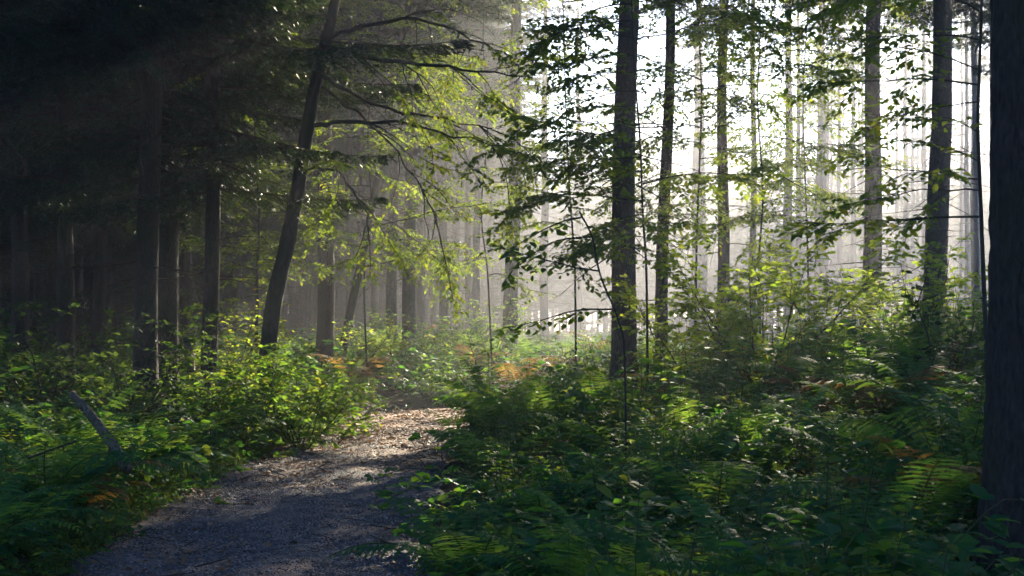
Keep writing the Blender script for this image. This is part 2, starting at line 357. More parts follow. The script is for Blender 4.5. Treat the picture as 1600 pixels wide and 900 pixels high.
UP = np.array([0, 0, 1.0])
class Leafy:
    """grows limbs, branches, twigs and leaves; leaves and thin twigs go to one mesh, limbs to another"""
    def __init__(s, seed, leaf=0.085, dens=1.0, simple=False, flat=0.35, twig_len=0.32, lw=1.0):
        s.rng = np.random.default_rng(seed); s.wood = MB(); s.fol = MB(); s.leaf = leaf; s.dens = dens; s.simple = simple; s.flat = flat; s.tl = twig_len; s.lw = lw
    def line(s, p0, d, L, droop, n=8, wob=0.10):
        pts = [np.array(p0, float)]; d = nrm(d)
        for i in range(n):
            d = nrm(d + s.rng.normal(0, wob, 3) + UP * (-droop / n)); pts.append(pts[-1] + d * L / n)
        return np.array(pts)
    def twigs(s, pts, t0=0.15):
        rg = s.rng; seg = np.linalg.norm(np.diff(pts, axis=0), axis=1); L = seg.sum()
        nt = max(2, int(L / 0.055 * s.dens)); t = np.linspace(t0, 1, nt)
        f = t * (len(pts) - 1) * 0.9999; i = f.astype(int); fr = (f - i)[:, None]
        p = pts[i] * (1 - fr) + pts[i + 1] * fr; d = nrm(pts[i + 1] - pts[i])
        hor = nrm(np.cross(d, UP)); sg = np.where(np.arange(nt) % 2, 1.0, -1.0)[:, None]
        td = nrm(d * rg.uniform(.5, 1.0, (nt, 1)) + hor * sg * rg.uniform(.6, 1.1, (nt, 1)) + rg.normal(0, .18, (nt, 3)) + UP * -0.12)
        tl = s.tl * rg.uniform(.5, 1.15, nt) * (1.1 - 0.45 * t)
        end = p + td * tl[:, None]
        add_ribbons(s.fol, p, end, 0.003, 1)
        m = 7; q = np.linspace(.12, 1, m)
        lp = p[:, None] + td[:, None] * (tl[:, None] * q[None])[..., None]
        lp[..., 2] -= (q ** 2)[None] * 0.05 * tl[:, None] / s.tl
        h2 = nrm(np.cross(td, UP)); sg2 = np.where(np.arange(m) % 2, 1.0, -1.0)
        sg2[-1] = 0.1
        ld = td[:, None] * 0.75 + h2[:, None] * sg2[None, :, None] * 0.85 + rg.normal(0, .2, (nt, m, 3)) + UP * -0.15
        ln = UP + rg.normal(0, s.flat, (nt, m, 3))
        keep = rg.random((nt, m)) < 0.9
        sz = s.leaf * rg.uniform(.6, 1.2, (nt, m))
        add_leaves(s.fol, lp[keep], ld[keep], ln[keep], sz[keep], 0, s.simple, s.lw)
    def branch(s, p0, d, L, r, droop, level=0, wob=.10):
        rg = s.rng
        pts = s.line(p0, d, L, droop, 9, wob)
        add_tube(s.wood, pts, np.linspace(r, max(r * .2, .0025), len(pts)), 6 if r > .012 else 4)
        s.sub(pts, L, r, droop, level)
        return pts
    def sub(s, pts, L, r, droop, level, t0=0.22, spread=1.0):
        rg = s.rng
        if L > 1.1 and level < 2:
            nb = int(L / 0.24); t = np.linspace(t0, 0.98, nb)
            for j, tt in enumerate(t):
                f = tt * (len(pts) - 1) * 0.999; i = int(f); p = pts[i] + (pts[i + 1] - pts[i]) * (f - i); dd = nrm(pts[i + 1] - pts[i])
                h = nrm(np.cross(dd, UP)) if abs(dd[2]) < .9 else nrm(rg.normal(0, 1, 3) * [1, 1, 0])
                sgn = 1 if j % 2 else -1
                bd = nrm(dd * .65 + h * sgn * rg.uniform(.5, 1.0) * spread + rg.normal(0, .15, 3))
                s.branch(p, bd, L * rg.uniform(.26, .5) * (1.15 - .55 * tt), r * .4 * (1.1 - .5 * tt), droop * rg.uniform(.6, 1.3), level + 1)
            s.twigs(pts[int(len(pts) * .6):])
        else:
            s.twigs(pts, 0.1)

# ------------------------------------------------------------------ spruce branch and crowns
def spruce_branch_template(seed, L=2.6):
    rg = np.random.default_rng(seed); mb = MB()
    n = 10; t = np.linspace(0, 1, n)
    ax = np.stack([L * t, 0.06 * np.sin(t * 5 + seed), -0.30 * L * t ** 1.3 + 0.16 * L * t ** 3], -1)
    add_tube(mb, ax, np.linspace(.022, .004, n), 4, 1, cap=False)
    nt = 26
    tt = np.repeat(np.linspace(.16, 1, nt), 2); sg = np.tile([1.0, -1.0], nt)
    tt = np.clip(tt + rg.normal(0, .012, len(tt)), 0, 1)
    p = np.stack([np.interp(tt, t, ax[:, k]) for k in range(3)], -1)
    prof = np.clip((tt + .05) / .35, 0, 1) * (1.12 - tt) * 1.0
    tl = np.maximum(.12, 0.95 * prof) * rg.uniform(.6, 1.15, len(tt))
    td = nrm(np.stack([rg.uniform(.5, .9, len(tt)), sg * rg.uniform(.5, 1, len(tt)), -rg.uniform(.15, .75, len(tt))], -1))
    add_ribbons(mb, p, p + td * tl[:, None] + [0, 0, -.03], .004, 1)
    m = 11; q = np.linspace(.05, 1, m)
    for side in (1, -1):
        b = p[:, None] + td[:, None] * (tl[:, None] * q)[..., None]; b[..., 2] -= q ** 2 * .06
        hs = nrm(np.cross(td, UP))
        nd = td[:, None] * .8 + side * hs[:, None] * .75 + rg.normal(0, .3, (len(tt), m, 3)) + [0, 0, -.15]
        nl = 0.10 * rg.uniform(.6, 1.3, (len(tt), m)) * (1.15 - .4 * q)
        nd = nrm(nd); wv = nrm(np.cross(nd, rg.normal(0, 1, nd.shape))) * 0.011
        V = np.stack([b - wv, b + wv, b + nd * nl[..., None]], 2).reshape(-1, 3)
        mb.add(V, np.arange(len(V)).reshape(-1, 3), 0)
    return np.concatenate(mb.v), mb
BT = [spruce_branch_template(k) for k in range(4)]

def spruce_crown(name, seed, hb, H, Lmax=2.9, n_per_m=5.2, thin=0.0):
    rg = np.random.default_rng(seed); out = MB()
    z = hb
    while z < H - .4:
        f = (z - hb) / (H - hb)
        L = Lmax * min(1, .55 + f * 3.0) * (1 - f) ** .75 * rg.uniform(.75, 1.1) + .35
        k = rg.integers(len(BT)); V, src = BT[k]
        sc = L / 2.6; az = rg.uniform(0, 2 * math.pi); tilt = rg.normal(.02, .10) + .35 * f
        ca, sa, ct, st = math.cos(az), math.sin(az), math.cos(tilt), math.sin(tilt)
        Rm = np.array([[ca, -sa, 0], [sa, ca, 0], [0, 0, 1]]) @ np.array([[ct, 0, -st], [0, 1, 0], [st, 0, ct]])
        if rg.random() >= thin:
            n0 = out.n
            out.v.append((V * [sc, sc ** .8, sc]) @ Rm.T + [0, 0, z]); out.n += len(V)
            for F, mm in zip(src.f, src.m): out.f.append(F + n0); out.m.append(mm)
        z += rg.exponential(1 / n_per_m)
    return out.mesh(name, [M['spruce'], M['twig']], smooth=False)

CROWN = {'mid': [spruce_crown('crown', 11, 8.2, 22, 3.6, 12.5), spruce_crown('crown', 12, 8.8, 23, 3.6, 12.5)],
         'low': [spruce_crown('crown', 13, 3.4, 20, 3.4, 11.5), spruce_crown('crown', 14, 4.2, 21, 3.4, 11.5)],
         'high': [spruce_crown('crown', 15, 14.5, 24, 2.2, 4.0), spruce_crown('crown', 16, 16, 24, 2.0, 4.0)]}

def dead_twigs(rg, z0, z1, n, r=.15, lmax=1.6):
    mb = MB()
    for _ in range(n):
        z = rg.uniform(z0, z1); az = rg.uniform(0, 6.283); L = rg.uniform(.3, lmax); el = rg.normal(-.1, .25)
        d = np.array([math.cos(az) * math.cos(el), math.sin(az) * math.cos(el), math.sin(el)])
        pts = [d * r * .8 + [0, 0, z]]
        for i in range(5): d = nrm(d + rg.normal(0, .10, 3) + [0, 0, -.03]); pts.append(pts[-1] + d * L / 5)
        pts = np.array(pts); add_tube(mb, pts, np.linspace(.011, .003, 6), 4)
        for j in range(int(L * 5)):
            i = rg.integers(1, 5); dd = nrm(pts[i + 1 if i < 5 else i] - pts[i - 1] + rg.normal(0, .5, 3) * .6)
            add_ribbons(mb, pts[i][None], (pts[i] + dd * rg.uniform(.1, .45))[None], .0035)
    return mb.mesh('dead_branches', [M['twig']])
DEAD = [dead_twigs(np.random.default_rng(s), 2.2, 8.8, 34) for s in (1, 2, 3)]

def spruce(label, base_px, top_px, d, dia, crown='mid', bark='bark_spruce', group=None, H=None, dead=True, sides=14, rings=34, category='spruce tree', seed=None, bend=0.0, name='spruce_tree', jit=.02, flare=.28):
    seed = abs(int(base_px * 7 + d * 13)) if seed is None else seed
    rg = np.random.default_rng(seed)
    b = px(base_px, 510, d); z0 = gz(b[0], d) - .15
    H = H or {'mid': 22, 'low': 20.5, 'high': 24}[crown]
    lean = (top_px - base_px) / FPX * d / (px(0, 0, d)[2] - z0)
    root = thing(name, label, category, (b[0], d, z0), group)
    t = np.linspace(0, 1, rings) ** 1.5; z = t * H
    cx = lean * z + bend * np.sin(np.minimum(z / 7, 1) * math.pi) + .03 * np.sin(z * .9 + seed); cyy = .03 * np.sin(z * .7 + seed * 2)
    r = dia / 2 * (1 - .86 * t ** 1.0) + dia * flare * np.exp(-z / .35)
    m_ = MB(); axis = np.stack([cx, cyy, z], -1); add_tube(m_, axis, r, sides, 0, jit, rg)
    if sides >= 24:
        V = m_.v[0]; k_ = rings * sides; ang = np.tile(np.arange(sides) * 2 * math.pi / sides, rings); zz = np.repeat(z, sides); nr = round(dia * 44)
        f = .022 * np.sin(nr * ang + 1.5 * np.sin(zz * 2.1) + 1.1 * np.sin(zz * 5.3 + 2 * ang)) + .012 * np.sin(2 * nr * ang + 3 * np.sin(zz * 3.7)) + .014 * np.sin(zz * 23 + 4 * np.sin(ang * 5))
        ax_ = np.repeat(axis, sides, 0); V[:k_] = ax_ + (V[:k_] - ax_) * (1 + f)[:, None]
    m_.build('trunk', M[bark], root)
    cr = obj('crown', CROWN[crown][seed % 2], root)
    q = Vector((lean, 0, 1)).to_track_quat('Z', 'Y') if abs(lean) > 1e-4 else None
    e = Euler((0, math.atan(lean), 0)).to_matrix() @ Euler((0, 0, seed * 1.7)).to_matrix()
    cr.rotation_euler = e.to_euler(); s = rg.uniform(.92, 1.08); cr.scale = (s, s, 1)
    if dead:
        dd = obj('dead_branches', DEAD[seed % 3], root); dd.rotation_euler = cr.rotation_euler; dd['kind'] = 'stuff'
    return root

# ---- trees the photograph shows one by one: label, base x, x at the top edge, depth, diameter
spruce('tall straight grey spruce trunk nearest the middle, rising from the ferns', 970, 983, 22, .40, 'mid', sides=64, rings=130, jit=.008)
spruce('slender dark spruce trunk just right of the tall grey one', 1030, 1049, 27.5, .27, 'mid', 'bark_dark')
spruce('dark straight spruce trunk behind the sunlit hazel shrub', 1127, 1133, 32, .30, 'mid', 'bark_dark')
spruce('thin spruce trunk in the haze above the hazel shrub', 1177, 1179, 45, .23, 'high')
spruce('misty grey spruce trunk, next right of the thin one over the hazel', 1230, 1236, 54, .42, 'high')
spruce('pale broad spruce trunk almost lost in the bright mist', 1282, 1287, 66, .7, 'high')
spruce('faint broad trunk in mist between the two dark ones', 1092, 1094, 72, .95, 'high')
spruce('dark-topped trunk leaning right before the white glow', 1356, 1371, 29, .42, 'mid', 'bark_spruce')
spruce('stout pale grey trunk leaning right, next to the big black trunk', 1461, 1476, 26, .46, 'mid', 'bark_spruce')
spruce('faint thin trunk in mist hugging the edge of the black trunk', 1524, 1526, 46, .3, 'high')
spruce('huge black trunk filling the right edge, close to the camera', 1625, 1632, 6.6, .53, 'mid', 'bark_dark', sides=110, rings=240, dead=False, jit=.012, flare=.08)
spruce('straight hazy spruce trunk where the path vanishes to the right', 797, 808, 38, .42, 'high')
spruce('grey trunk at the back of the beams, left of the path end', 692, 695, 45, .32, 'mid')
spruce('right and thicker trunk of the close pair behind the drooping beech leaves', 640, 642, 35, .36, 'mid')
spruce('left trunk of the close pair behind the drooping beech leaves', 614, 612, 36, .30, 'mid')
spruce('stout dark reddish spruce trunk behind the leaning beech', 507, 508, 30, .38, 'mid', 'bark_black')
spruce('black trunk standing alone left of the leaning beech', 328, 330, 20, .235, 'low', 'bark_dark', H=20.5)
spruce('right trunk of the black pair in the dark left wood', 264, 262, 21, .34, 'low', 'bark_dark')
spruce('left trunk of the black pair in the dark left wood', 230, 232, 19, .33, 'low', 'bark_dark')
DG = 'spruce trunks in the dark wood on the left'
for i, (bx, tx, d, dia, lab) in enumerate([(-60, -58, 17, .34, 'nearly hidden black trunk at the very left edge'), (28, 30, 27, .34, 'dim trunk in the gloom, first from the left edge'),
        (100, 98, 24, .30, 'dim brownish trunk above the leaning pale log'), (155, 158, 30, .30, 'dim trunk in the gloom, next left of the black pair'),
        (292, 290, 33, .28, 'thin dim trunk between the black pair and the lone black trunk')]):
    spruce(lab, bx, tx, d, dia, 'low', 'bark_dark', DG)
BGR = 'hazy spruce trunks behind the leaning beech'
for i, (bx, tx, d, dia, lab) in enumerate([(372, 372, 42, .28, 'first hazy thin trunk right of the lone black trunk'), (398, 400, 50, .26, 'hazy trunk directly behind the foot of the leaning beech'),
        (443, 441, 44, .26, 'hazy thin trunk just right of the leaning beech stem'), (474, 476, 52, .30, 'hazy trunk hugging the left side of the stout reddish trunk'),
        (545, 546, 40, .26, 'hazy trunk crossed by the slanting thin tree'), (585, 584, 47, .34, 'hazy trunk between the slanting tree and the close pair'),
        (664, 665, 58, .22, 'very thin trunk between the close pair and the beam-lit grey trunk'), (714, 716, 54, .26, 'thin trunk next right of the beam-lit grey trunk'),
        (744, 749, 49, .30, 'trunk second right of the beam-lit grey trunk, lit by beams'), (766, 767, 66, .26, 'faint trunk third right of the beam-lit grey trunk'),
        (563, 563, 47, .34, 'hazy trunk just right of the one crossed by the slanting tree'), (601, 601, 52, .36, 'hazy trunk hugging the left side of the close pair'), (656, 657, 48, .30, 'hazy trunk just right of the close pair'), (679, 680, 56, .32, 'hazy trunk just left of the beam-lit grey trunk'), (731, 733, 52, .30, 'hazy trunk between the two thin ones right of the beam-lit grey trunk'), (783, 786, 74, .34, 'faintest trunk against the straight hazy trunk on its left'), (850, 852, 62, .42, 'pale trunk in the bright mist between path end and tall grey trunk'),
        (905, 903, 78, .4, 'ghostly trunk in the glow just left of the tall grey trunk')]):
    spruce(lab, bx, tx, d, dia, 'mid' if bx < 735 else 'high', 'bark_spruce', BGR)
spruce('thin bare tree slanting right in the beams behind the path', 530, 640, 32, .19, 'mid', 'bark_beech', dead=False)
# far wood: reads as one mass in the haze
def scatter(name, protos, pts, rot, scl, idx, label):
    col = bpy.data.collections.new(name + '_kinds')
    for p in protos: col.objects.link(p)
    me = bpy.data.meshes.new(name); pts = np.asarray(pts, float); n = len(pts)
    me.vertices.add(n); me.vertices.foreach_set('co', pts.ravel())
    a = me.attributes.new('rot', 'FLOAT_VECTOR', 'POINT'); a.data.foreach_set('vector', np.asarray(rot, float).ravel())
    a = me.attributes.new('scl', 'FLOAT', 'POINT'); a.data.foreach_set('value', np.asarray(scl, float))
    a = me.attributes.new('idx', 'INT', 'POINT'); a.data.foreach_set('value', np.asarray(idx, np.int32))
    me.update(); o = obj(name, me); tag(o, label, kind='stuff')
    ng = bpy.data.node_groups.new(name + '_scatter', 'GeometryNodeTree')
    ng.interface.new_socket('Geometry', in_out='INPUT', socket_type='NodeSocketGeometry'); ng.interface.new_socket('Geometry', in_out='OUTPUT', socket_type='NodeSocketGeometry')
    N, L = ng.nodes, ng.links
    gi = N.new('NodeGroupInput'); go = N.new('NodeGroupOutput'); iop = N.new('GeometryNodeInstanceOnPoints'); ci = N.new('GeometryNodeCollectionInfo')
    ci.inputs['Collection'].default_value = col; ci.inputs['Separate Children'].default_value = True; ci.inputs['Reset Children'].default_value = True
    def attr(nm, ty):
        q = N.new('GeometryNodeInputNamedAttribute'); q.data_type = ty; q.inputs['Name'].default_value = nm
        return [s for s in q.outputs if s.enabled][0]
    e2r = N.new('FunctionNodeEulerToRotation'); L.new(attr('rot', 'FLOAT_VECTOR'), e2r.inputs[0])
    L.new(gi.outputs[0], iop.inputs['Points']); L.new(ci.outputs[0], iop.inputs['Instance']); iop.inputs['Pick Instance'].default_value = True
    L.new(attr('idx', 'INT'), iop.inputs['Instance Index']); L.new(e2r.outputs[0], iop.inputs['Rotation']); L.new(attr('scl', 'FLOAT'), iop.inputs['Scale'])
    L.new(iop.outputs[0], go.inputs[0])
    md = o.modifiers.new('scatter', 'NODES'); md.node_group = ng
    return o

def far_tree(crown_me, H, r=.17):
    m_ = MB(); z = np.linspace(0, 1, 12); add_tube(m_, np.stack([z * 0, z * 0, z * H], -1), r * (1 - .85 * z), 8, 0)
    me = m_.mesh('far_spruce', [M['bark_spruce']])
    import bmesh
    bm = bmesh.new(); bm.from_mesh(me); nb = len(bm.faces)
    bm.from_mesh(crown_me); bm.faces.ensure_lookup_table()
    for f in list(bm.faces)[nb:]: f.material_index += 1
    me2 = bpy.data.meshes.new('far_spruce'); bm.to_mesh(me2); bm.free()
    for m2 in (M['bark_spruce'], M['spruce'], M['twig']): me2.materials.append(m2)
    return me2
THICKET = spruce_crown('crown', 17, .5, 13, 2.6, 7.0)
far_protos = [bpy.data.objects.new('far_spruce', far_tree(CROWN['low'][0], 20)), bpy.data.objects.new('far_spruce', far_tree(CROWN['mid'][0], 22)), bpy.data.objects.new('far_spruce', far_tree(THICKET, 13, .1)), bpy.data.objects.new('far_spruce', far_tree(CROWN['high'][0], 24, .2))]
rg = np.random.default_rng(21); pts = []; idx = []
def far_ok(X, d, gap): return not any((X - q[0]) ** 2 + (d - q[1]) ** 2 < gap for q in pts)
for _ in range(1400):                                    # tall spruces
    d = rg.uniform(34, 105); p_ = rg.uniform(-700, 770); X = (p_ - 800) / FPX * d
    if (p_ > 300 and d < 50) or (p_ > 560 and d < 60): continue
    if len(pts) >= 300 or not far_ok(X, d, 5): continue
    pts.append((X, d, gz(X, d) - .1)); idx.append(0 if (p_ < 480 or d > 90) else 1)
n0_ = len(pts)
for _ in range(900):                                    # young spruces closing the view under the crowns
    d = rg.uniform(30, 95); p_ = rg.uniform(-700, 830); X = (p_ - 800) / FPX * d
    if (p_ > 290 and d < 60) or (p_ > 480 and d < 80): continue
    if len(pts) >= n0_ + 150 or not far_ok(X, d, 2): continue
    pts.append((X, d, gz(X, d) - .1)); idx.append(2)
for _ in range(150):                                     # low thicket far back under the hazy crowns
    d = rg.uniform(84, 118); p_ = rg.uniform(200, 760); X = (p_ - 800) / FPX * d
    if far_ok(X, d, 1.5): pts.append((X, d, gz(X, d) - .1)); idx.append(2)
mist = []
for _ in range(150):                                     # pale tall trunks in the mist of the clearing, one by one
    d = rg.uniform(62, 112); p_ = rg.uniform(1240, 1640); X = (p_ - 800) / FPX * d
    if len(mist) >= 44 or not far_ok(X, d, 9) or any(abs(p_ - q[0]) < 5 for q in mist): continue
    if p_ > 1520: pts.append((X, d, gz(X, d) - .1)); idx.append(3); mist.append((p_, d)); continue
    mist.append((p_, d)); pts.append((X, d, -50.0)); idx.append(-1)
pts = [q for q, k_ in zip(pts, idx) if k_ >= 0]; idx = [k_ for k_ in idx if k_ >= 0]
ORD = ['first', 'second', 'third', 'fourth', 'fifth', 'sixth', 'seventh', 'eighth', 'ninth', 'tenth', 'eleventh', 'twelfth', 'thirteenth', 'fourteenth', 'fifteenth']
gaps = [(1240, 1290, 'round the pale broad trunk'), (1290, 1362, 'left of the dark-topped trunk'), (1362, 1466, 'between dark-topped and stout grey trunks'), (1466, 1521, 'between stout grey and black trunks')]
MG = 'pale spruce trunks in the bright mist'
for g0, g1, where in gaps:
    for k_, (p_, d) in enumerate(sorted(q for q in mist if g0 <= q[0] < g1)):
        spruce('pale misty trunk ' + where + ', ' + ORD[k_] + ' from the left', p_, p_ + 3, d, .36, 'high', 'bark_spruce', MG, dead=False, sides=8, rings=14)
for _ in range(200):
    d = rg.uniform(92, 122); p_ = rg.uniform(960, 1700); X = (p_ - 800) / FPX * d
    if far_ok(X, d, 5): pts.append((X, d, gz(X, d) - .1)); idx.append(2)
for _ in range(110):
    d = rg.uniform(94, 121); p_ = rg.uniform(880, 1660); X = (p_ - 800) / FPX * d
    if far_ok(X, d, 9): pts.append((X, d, gz(X, d) - .1)); idx.append(rg.choice([0, 1]))
small_from = len(pts)
for _ in range(120):                                     # knee-high to house-high young growth far behind the path
    d = rg.uniform(56, 84); p_ = rg.uniform(230, 800); X = (p_ - 800) / FPX * d
    if far_ok(X, d, 1): pts.append((X, d, gz(X, d) - .1)); idx.append(2)
small_to = len(pts)
for _ in range(420):                                     # the wood on the far side of the misty clearing
    d = rg.uniform(122, 185); p_ = rg.uniform(740, 1750); X = (p_ - 800) / FPX * d
    if far_ok(X, d, 7): pts.append((X, d, gz(X, d) - .1)); idx.append(rg.choice([0, 0, 1, 2]))
for _ in range(260):                                     # unseen trees added beside and behind the camera to block sky light
    X = rg.uniform(-34, 34); d = rg.uniform(-34, 22)
    if abs(X) < .40 * d + 4.0 and d > -3: continue
    if path_dist(X, d)[0][0] < 3.6 or math.hypot(X, d) < 4 or not far_ok(X, d, 16): continue
    pts.append((X, d, gz(X, d) - .1)); idx.append(1)
for X, d in [(9.5, 20), (13.5, 33), (8.2, 12.5), (9.4, 27.3), (11.6, 34), (6.3, 17.2)]:     # unseen spruces added off the right edge and behind the huge trunk, for shade
    pts.append((X, d, gz(X, d) - .1)); idx.append(1)
n = len(pts); rot = np.zeros((n, 3)); rot[:, 2] = rg.uniform(0, 6.28, n)
fs_ = rg.uniform(.8, 1.1, n); fs_[small_from:small_to] *= .28
scatter('far_forest', far_protos, pts, rot, fs_, idx, 'hazy spruce forest behind the path, with unseen trees added for shade')

# ------------------------------------------------------------------ beeches and shrubs
def finish_leafy(F, root, leafmat, woodname='branches', folname='crown', bark='bark_beech'):
    if F.wood.n:
        w = F.wood.build(woodname, M[bark], root); w['kind'] = 'stuff'
    F.fol.build(folname, [M[leafmat], M['twig']], root, smooth=False)

# leaning beech with the long bare limbs
d = 20
base = px(407, 560, d); base[2] = gz(base[0], d) - .1
root = thing('beech_tree', 'dark beech leaning right over the path with long bare limbs', 'beech tree', base)
trunk_pts = curve([base, px(425, 490, d), px(447, 390, d), px(466, 290, d), px(482, 190, d), px(500, 100, d), px(520, 20, d), px(534, -90, d), px(540, -260, d), px(530, -420, d)], 46) - base
m_ = MB(); add_tube(m_, trunk_pts, np.interp(np.linspace(0, 1, 46), [0, .05, .35, .6, 1], [.17, .12, .10, .08, .02]), 16, 0, .03, np.random.default_rng(3)); m_.build('trunk', M['bark_beech'], root)
F = Leafy(31, .085, .8)
limbs = [([(503, 95), (545, 88), (600, 93), (680, 100), (745, 112), (830, 122)], .045, 19.6, 18.5),
         ([(500, 118), (540, 140), (590, 165), (650, 178), (720, 190), (800, 225)], .034, 19.8, 20.5),
         ([(487, 196), (520, 190), (580, 189), (640, 193), (710, 212), (800, 226)], .036, 20, 19.2),
         ([(495, 130), (540, 165), (575, 190), (620, 240), (660, 300), (690, 345)], .024, 20.1, 21.4),
         ([(512, 60), (580, 40), (660, 30), (740, 60), (800, 90)], .035, 20, 22.5),
         ([(517, 30), (460, 10), (420, 30), (390, 70)], .026, 20, 21.5),
         ([(530, -60), (600, -110), (700, -120), (800, -60)], .04, 20, 19.0),
         ([(536, -150), (460, -220), (380, -220), (300, -150)], .04, 20, 21.0),
         ([(470, 270), (500, 262), (540, 280), (570, 330), (585, 380)], .018, 20, 19.5)]
for pp, r0, da, db in limbs:
    P3 = curve([px(x, y, da + (db - da) * k / (len(pp) - 1)) for k, (x, y) in enumerate(pp)], 16) - base
    P3[1:] += F.rng.normal(0, .02, (15, 3))
    lm = MB(); add_tube(lm, P3, np.linspace(r0, .006, 16), 8, 0, .05, F.rng); lm.build('limb', M['bark_beech'], root)
    L = np.linalg.norm(np.diff(P3, axis=0), axis=1).sum()
    # hanging side branches that carry leaves only toward their tips
    for j in range(int(L / .32)):
        i = F.rng.integers(4, 15); dd = nrm(P3[i] - P3[i - 1]); sg = 1 if j % 2 else -1
        bd = nrm(dd * .6 + nrm(np.cross(dd, UP)) * sg * F.rng.uniform(.4, .9) + UP * F.rng.uniform(-.7, .15))
        bl = F.rng.uniform(.6, 1.7); pts_ = F.line(P3[i], bd, bl, .5, 8, .13)
        add_tube(F.wood, pts_, np.linspace(.010, .003, 9), 4)
        if F.rng.random() < .75: F.twigs(pts_[4:], .1)
finish_leafy(F, root, 'beech')

def young_beech(label, basepx, d, toppts, r0, seed, limbs, leafmat='beech', leaf=.085, dens=1.0, group=None, name='beech_tree', cat='beech tree', droop=.35, simple=False, bark='bark_beech', flat=.35):
    """stem through photo points, limbs (t along stem, azimuth deg from +X, length, rise)"""
    b = px(basepx, 510, d); b[2] = gz(b[0], d) - .08
    root = thing(name, label, cat, b, group)
    st = curve([b] + [px(x, y, d) for x, y in toppts], 30) - b
    m_ = MB(); add_tube(m_, st, np.linspace(r0, .008, 30), 10, 0, .04, np.random.default_rng(seed)); m_.build('trunk', M[bark], root)
    F = Leafy(seed, leaf, dens, simple, flat)
    for t, az, L, rise in limbs:
        f = t * 28.99; i = int(f); p = st[i] + (st[i + 1] - st[i]) * (f - i); a = R(az)
        F.branch(p, (math.cos(a), math.sin(a), rise), L, max(.008, .007 * L), droop)
    finish_leafy(F, root, leafmat, bark=bark)
    return root
def fan(seed, t0, t1, n, az0, az1, L0, L1, rise=(.0, .3)):
    r_ = np.random.default_rng(seed); return [(t, r_.uniform(az0, az1), r_.uniform(L0, L1), r_.uniform(*rise)) for t in np.linspace(t0, t1, n)]

# beech whose dark layered sprays hang left of and across the tall grey trunk
young_beech('slender young beech with dark layered sprays before the tall grey trunk', 1012, 19.5, [(1010, 430), (1004, 330), (1000, 220), (990, 90), (985, -40), (975, -190)], .018, 41,
            fan(5, .22, .95, 22, 140, 240, 1.0, 2.0, (-.05, .25)) + fan(6, .3, .9, 7, -60, 130, .8, 1.8), dens=.9, leaf=.1)
# nearer spray with big leaves dangling in front of the glow
young_beech('low beech sapling dangling big dark leaves before the glow at the path end', 978, 12.5, [(976, 560), (966, 500), (938, 430), (925, 370), (905, 330)], .009, 43,
            [(.45, 172, 1.0, .10), (.62, 165, .95, .15), (.8, 178, .9, .05), (.95, 160, .7, -.1)], leaf=.095, dens=.6, droop=.5)
young_beech('beech with sunlit yellow leaves behind the limbs of the leaning beech', 575, 29, [(569, 430), (580, 330), (575, 200), (592, 60), (605, -100)], .022, 44,
            fan(7, .22, .95, 28, -180, 180, 1.4, 2.8), dens=.75, leaf=.09)
young_beech('beech with sunlit layers of leaves over the path end', 770, 31, [(762, 430), (752, 330), (762, 200), (755, 60), (760, -100)], .022, 45,
            fan(8, .2, .95, 18, -180, 180, 1.0, 2.0), dens=.45, leaf=.09)
young_beech('thin beech with dim yellow leaves left of the leaning beech', 400, 27, [(402, 430), (405, 330), (398, 200), (400, 60)], .035, 46, fan(9, .2, .95, 24, -180, 180, 1.0, 2.2), dens=.7)
young_beech('beech with bright leaves high up between the two dark slim trunks', 1085, 26, [(1088, 400), (1092, 280), (1096, 150), (1090, 20), (1080, -120)], .022, 47, fan(10, .3, .6, 9, -180, 180, 1.1, 2.1) + fan(20, .6, .97, 20, -180, 180, 1.1, 2.1), dens=.75)
young_beech('beech full of glowing leaves in the upper right mist', 1265, 31, [(1262, 400), (1258, 280), (1255, 150), (1262, 20), (1270, -120)], .024, 48, fan(11, .28, .6, 14, -180, 180, 1.4, 2.8) + fan(21, .6, .98, 24, -180, 180, 1.4, 2.8), dens=.7, leaf=.095)
young_beech('thin beech sending leafy branches left from behind the black trunk', 1545, 13, [(1537, 440), (1533, 330), (1528, 200), (1532, 60), (1535, -60), (1530, -160)], .022, 49,
            fan(12, .32, .95, 12, 140, 215, .9, 1.7, (-.05, .5)) + [(.4, 175, 1.3, .25), (.58, 172, 1.5, .2)], dens=.9, leaf=.085)
young_beech('beech filling the top middle with dark leaves', 900, 25, [(898, 420), (890, 300), (884, 160), (880, 20), (875, -120)], .02, 50, fan(13, .3, .97, 24, -180, 180, 1.0, 2.0), dens=.6)
young_beech('beech with lit layered leaves right of the straight dark trunk, high up', 1190, 25, [(1186, 420), (1192, 300), (1184, 160), (1188, 20), (1180, -120)], .02, 51, fan(15, .3, .6, 9, -180, 180, 1.0, 2.0) + fan(25, .6, .97, 20, -180, 180, 1.0, 2.0), dens=.75, leaf=.09)
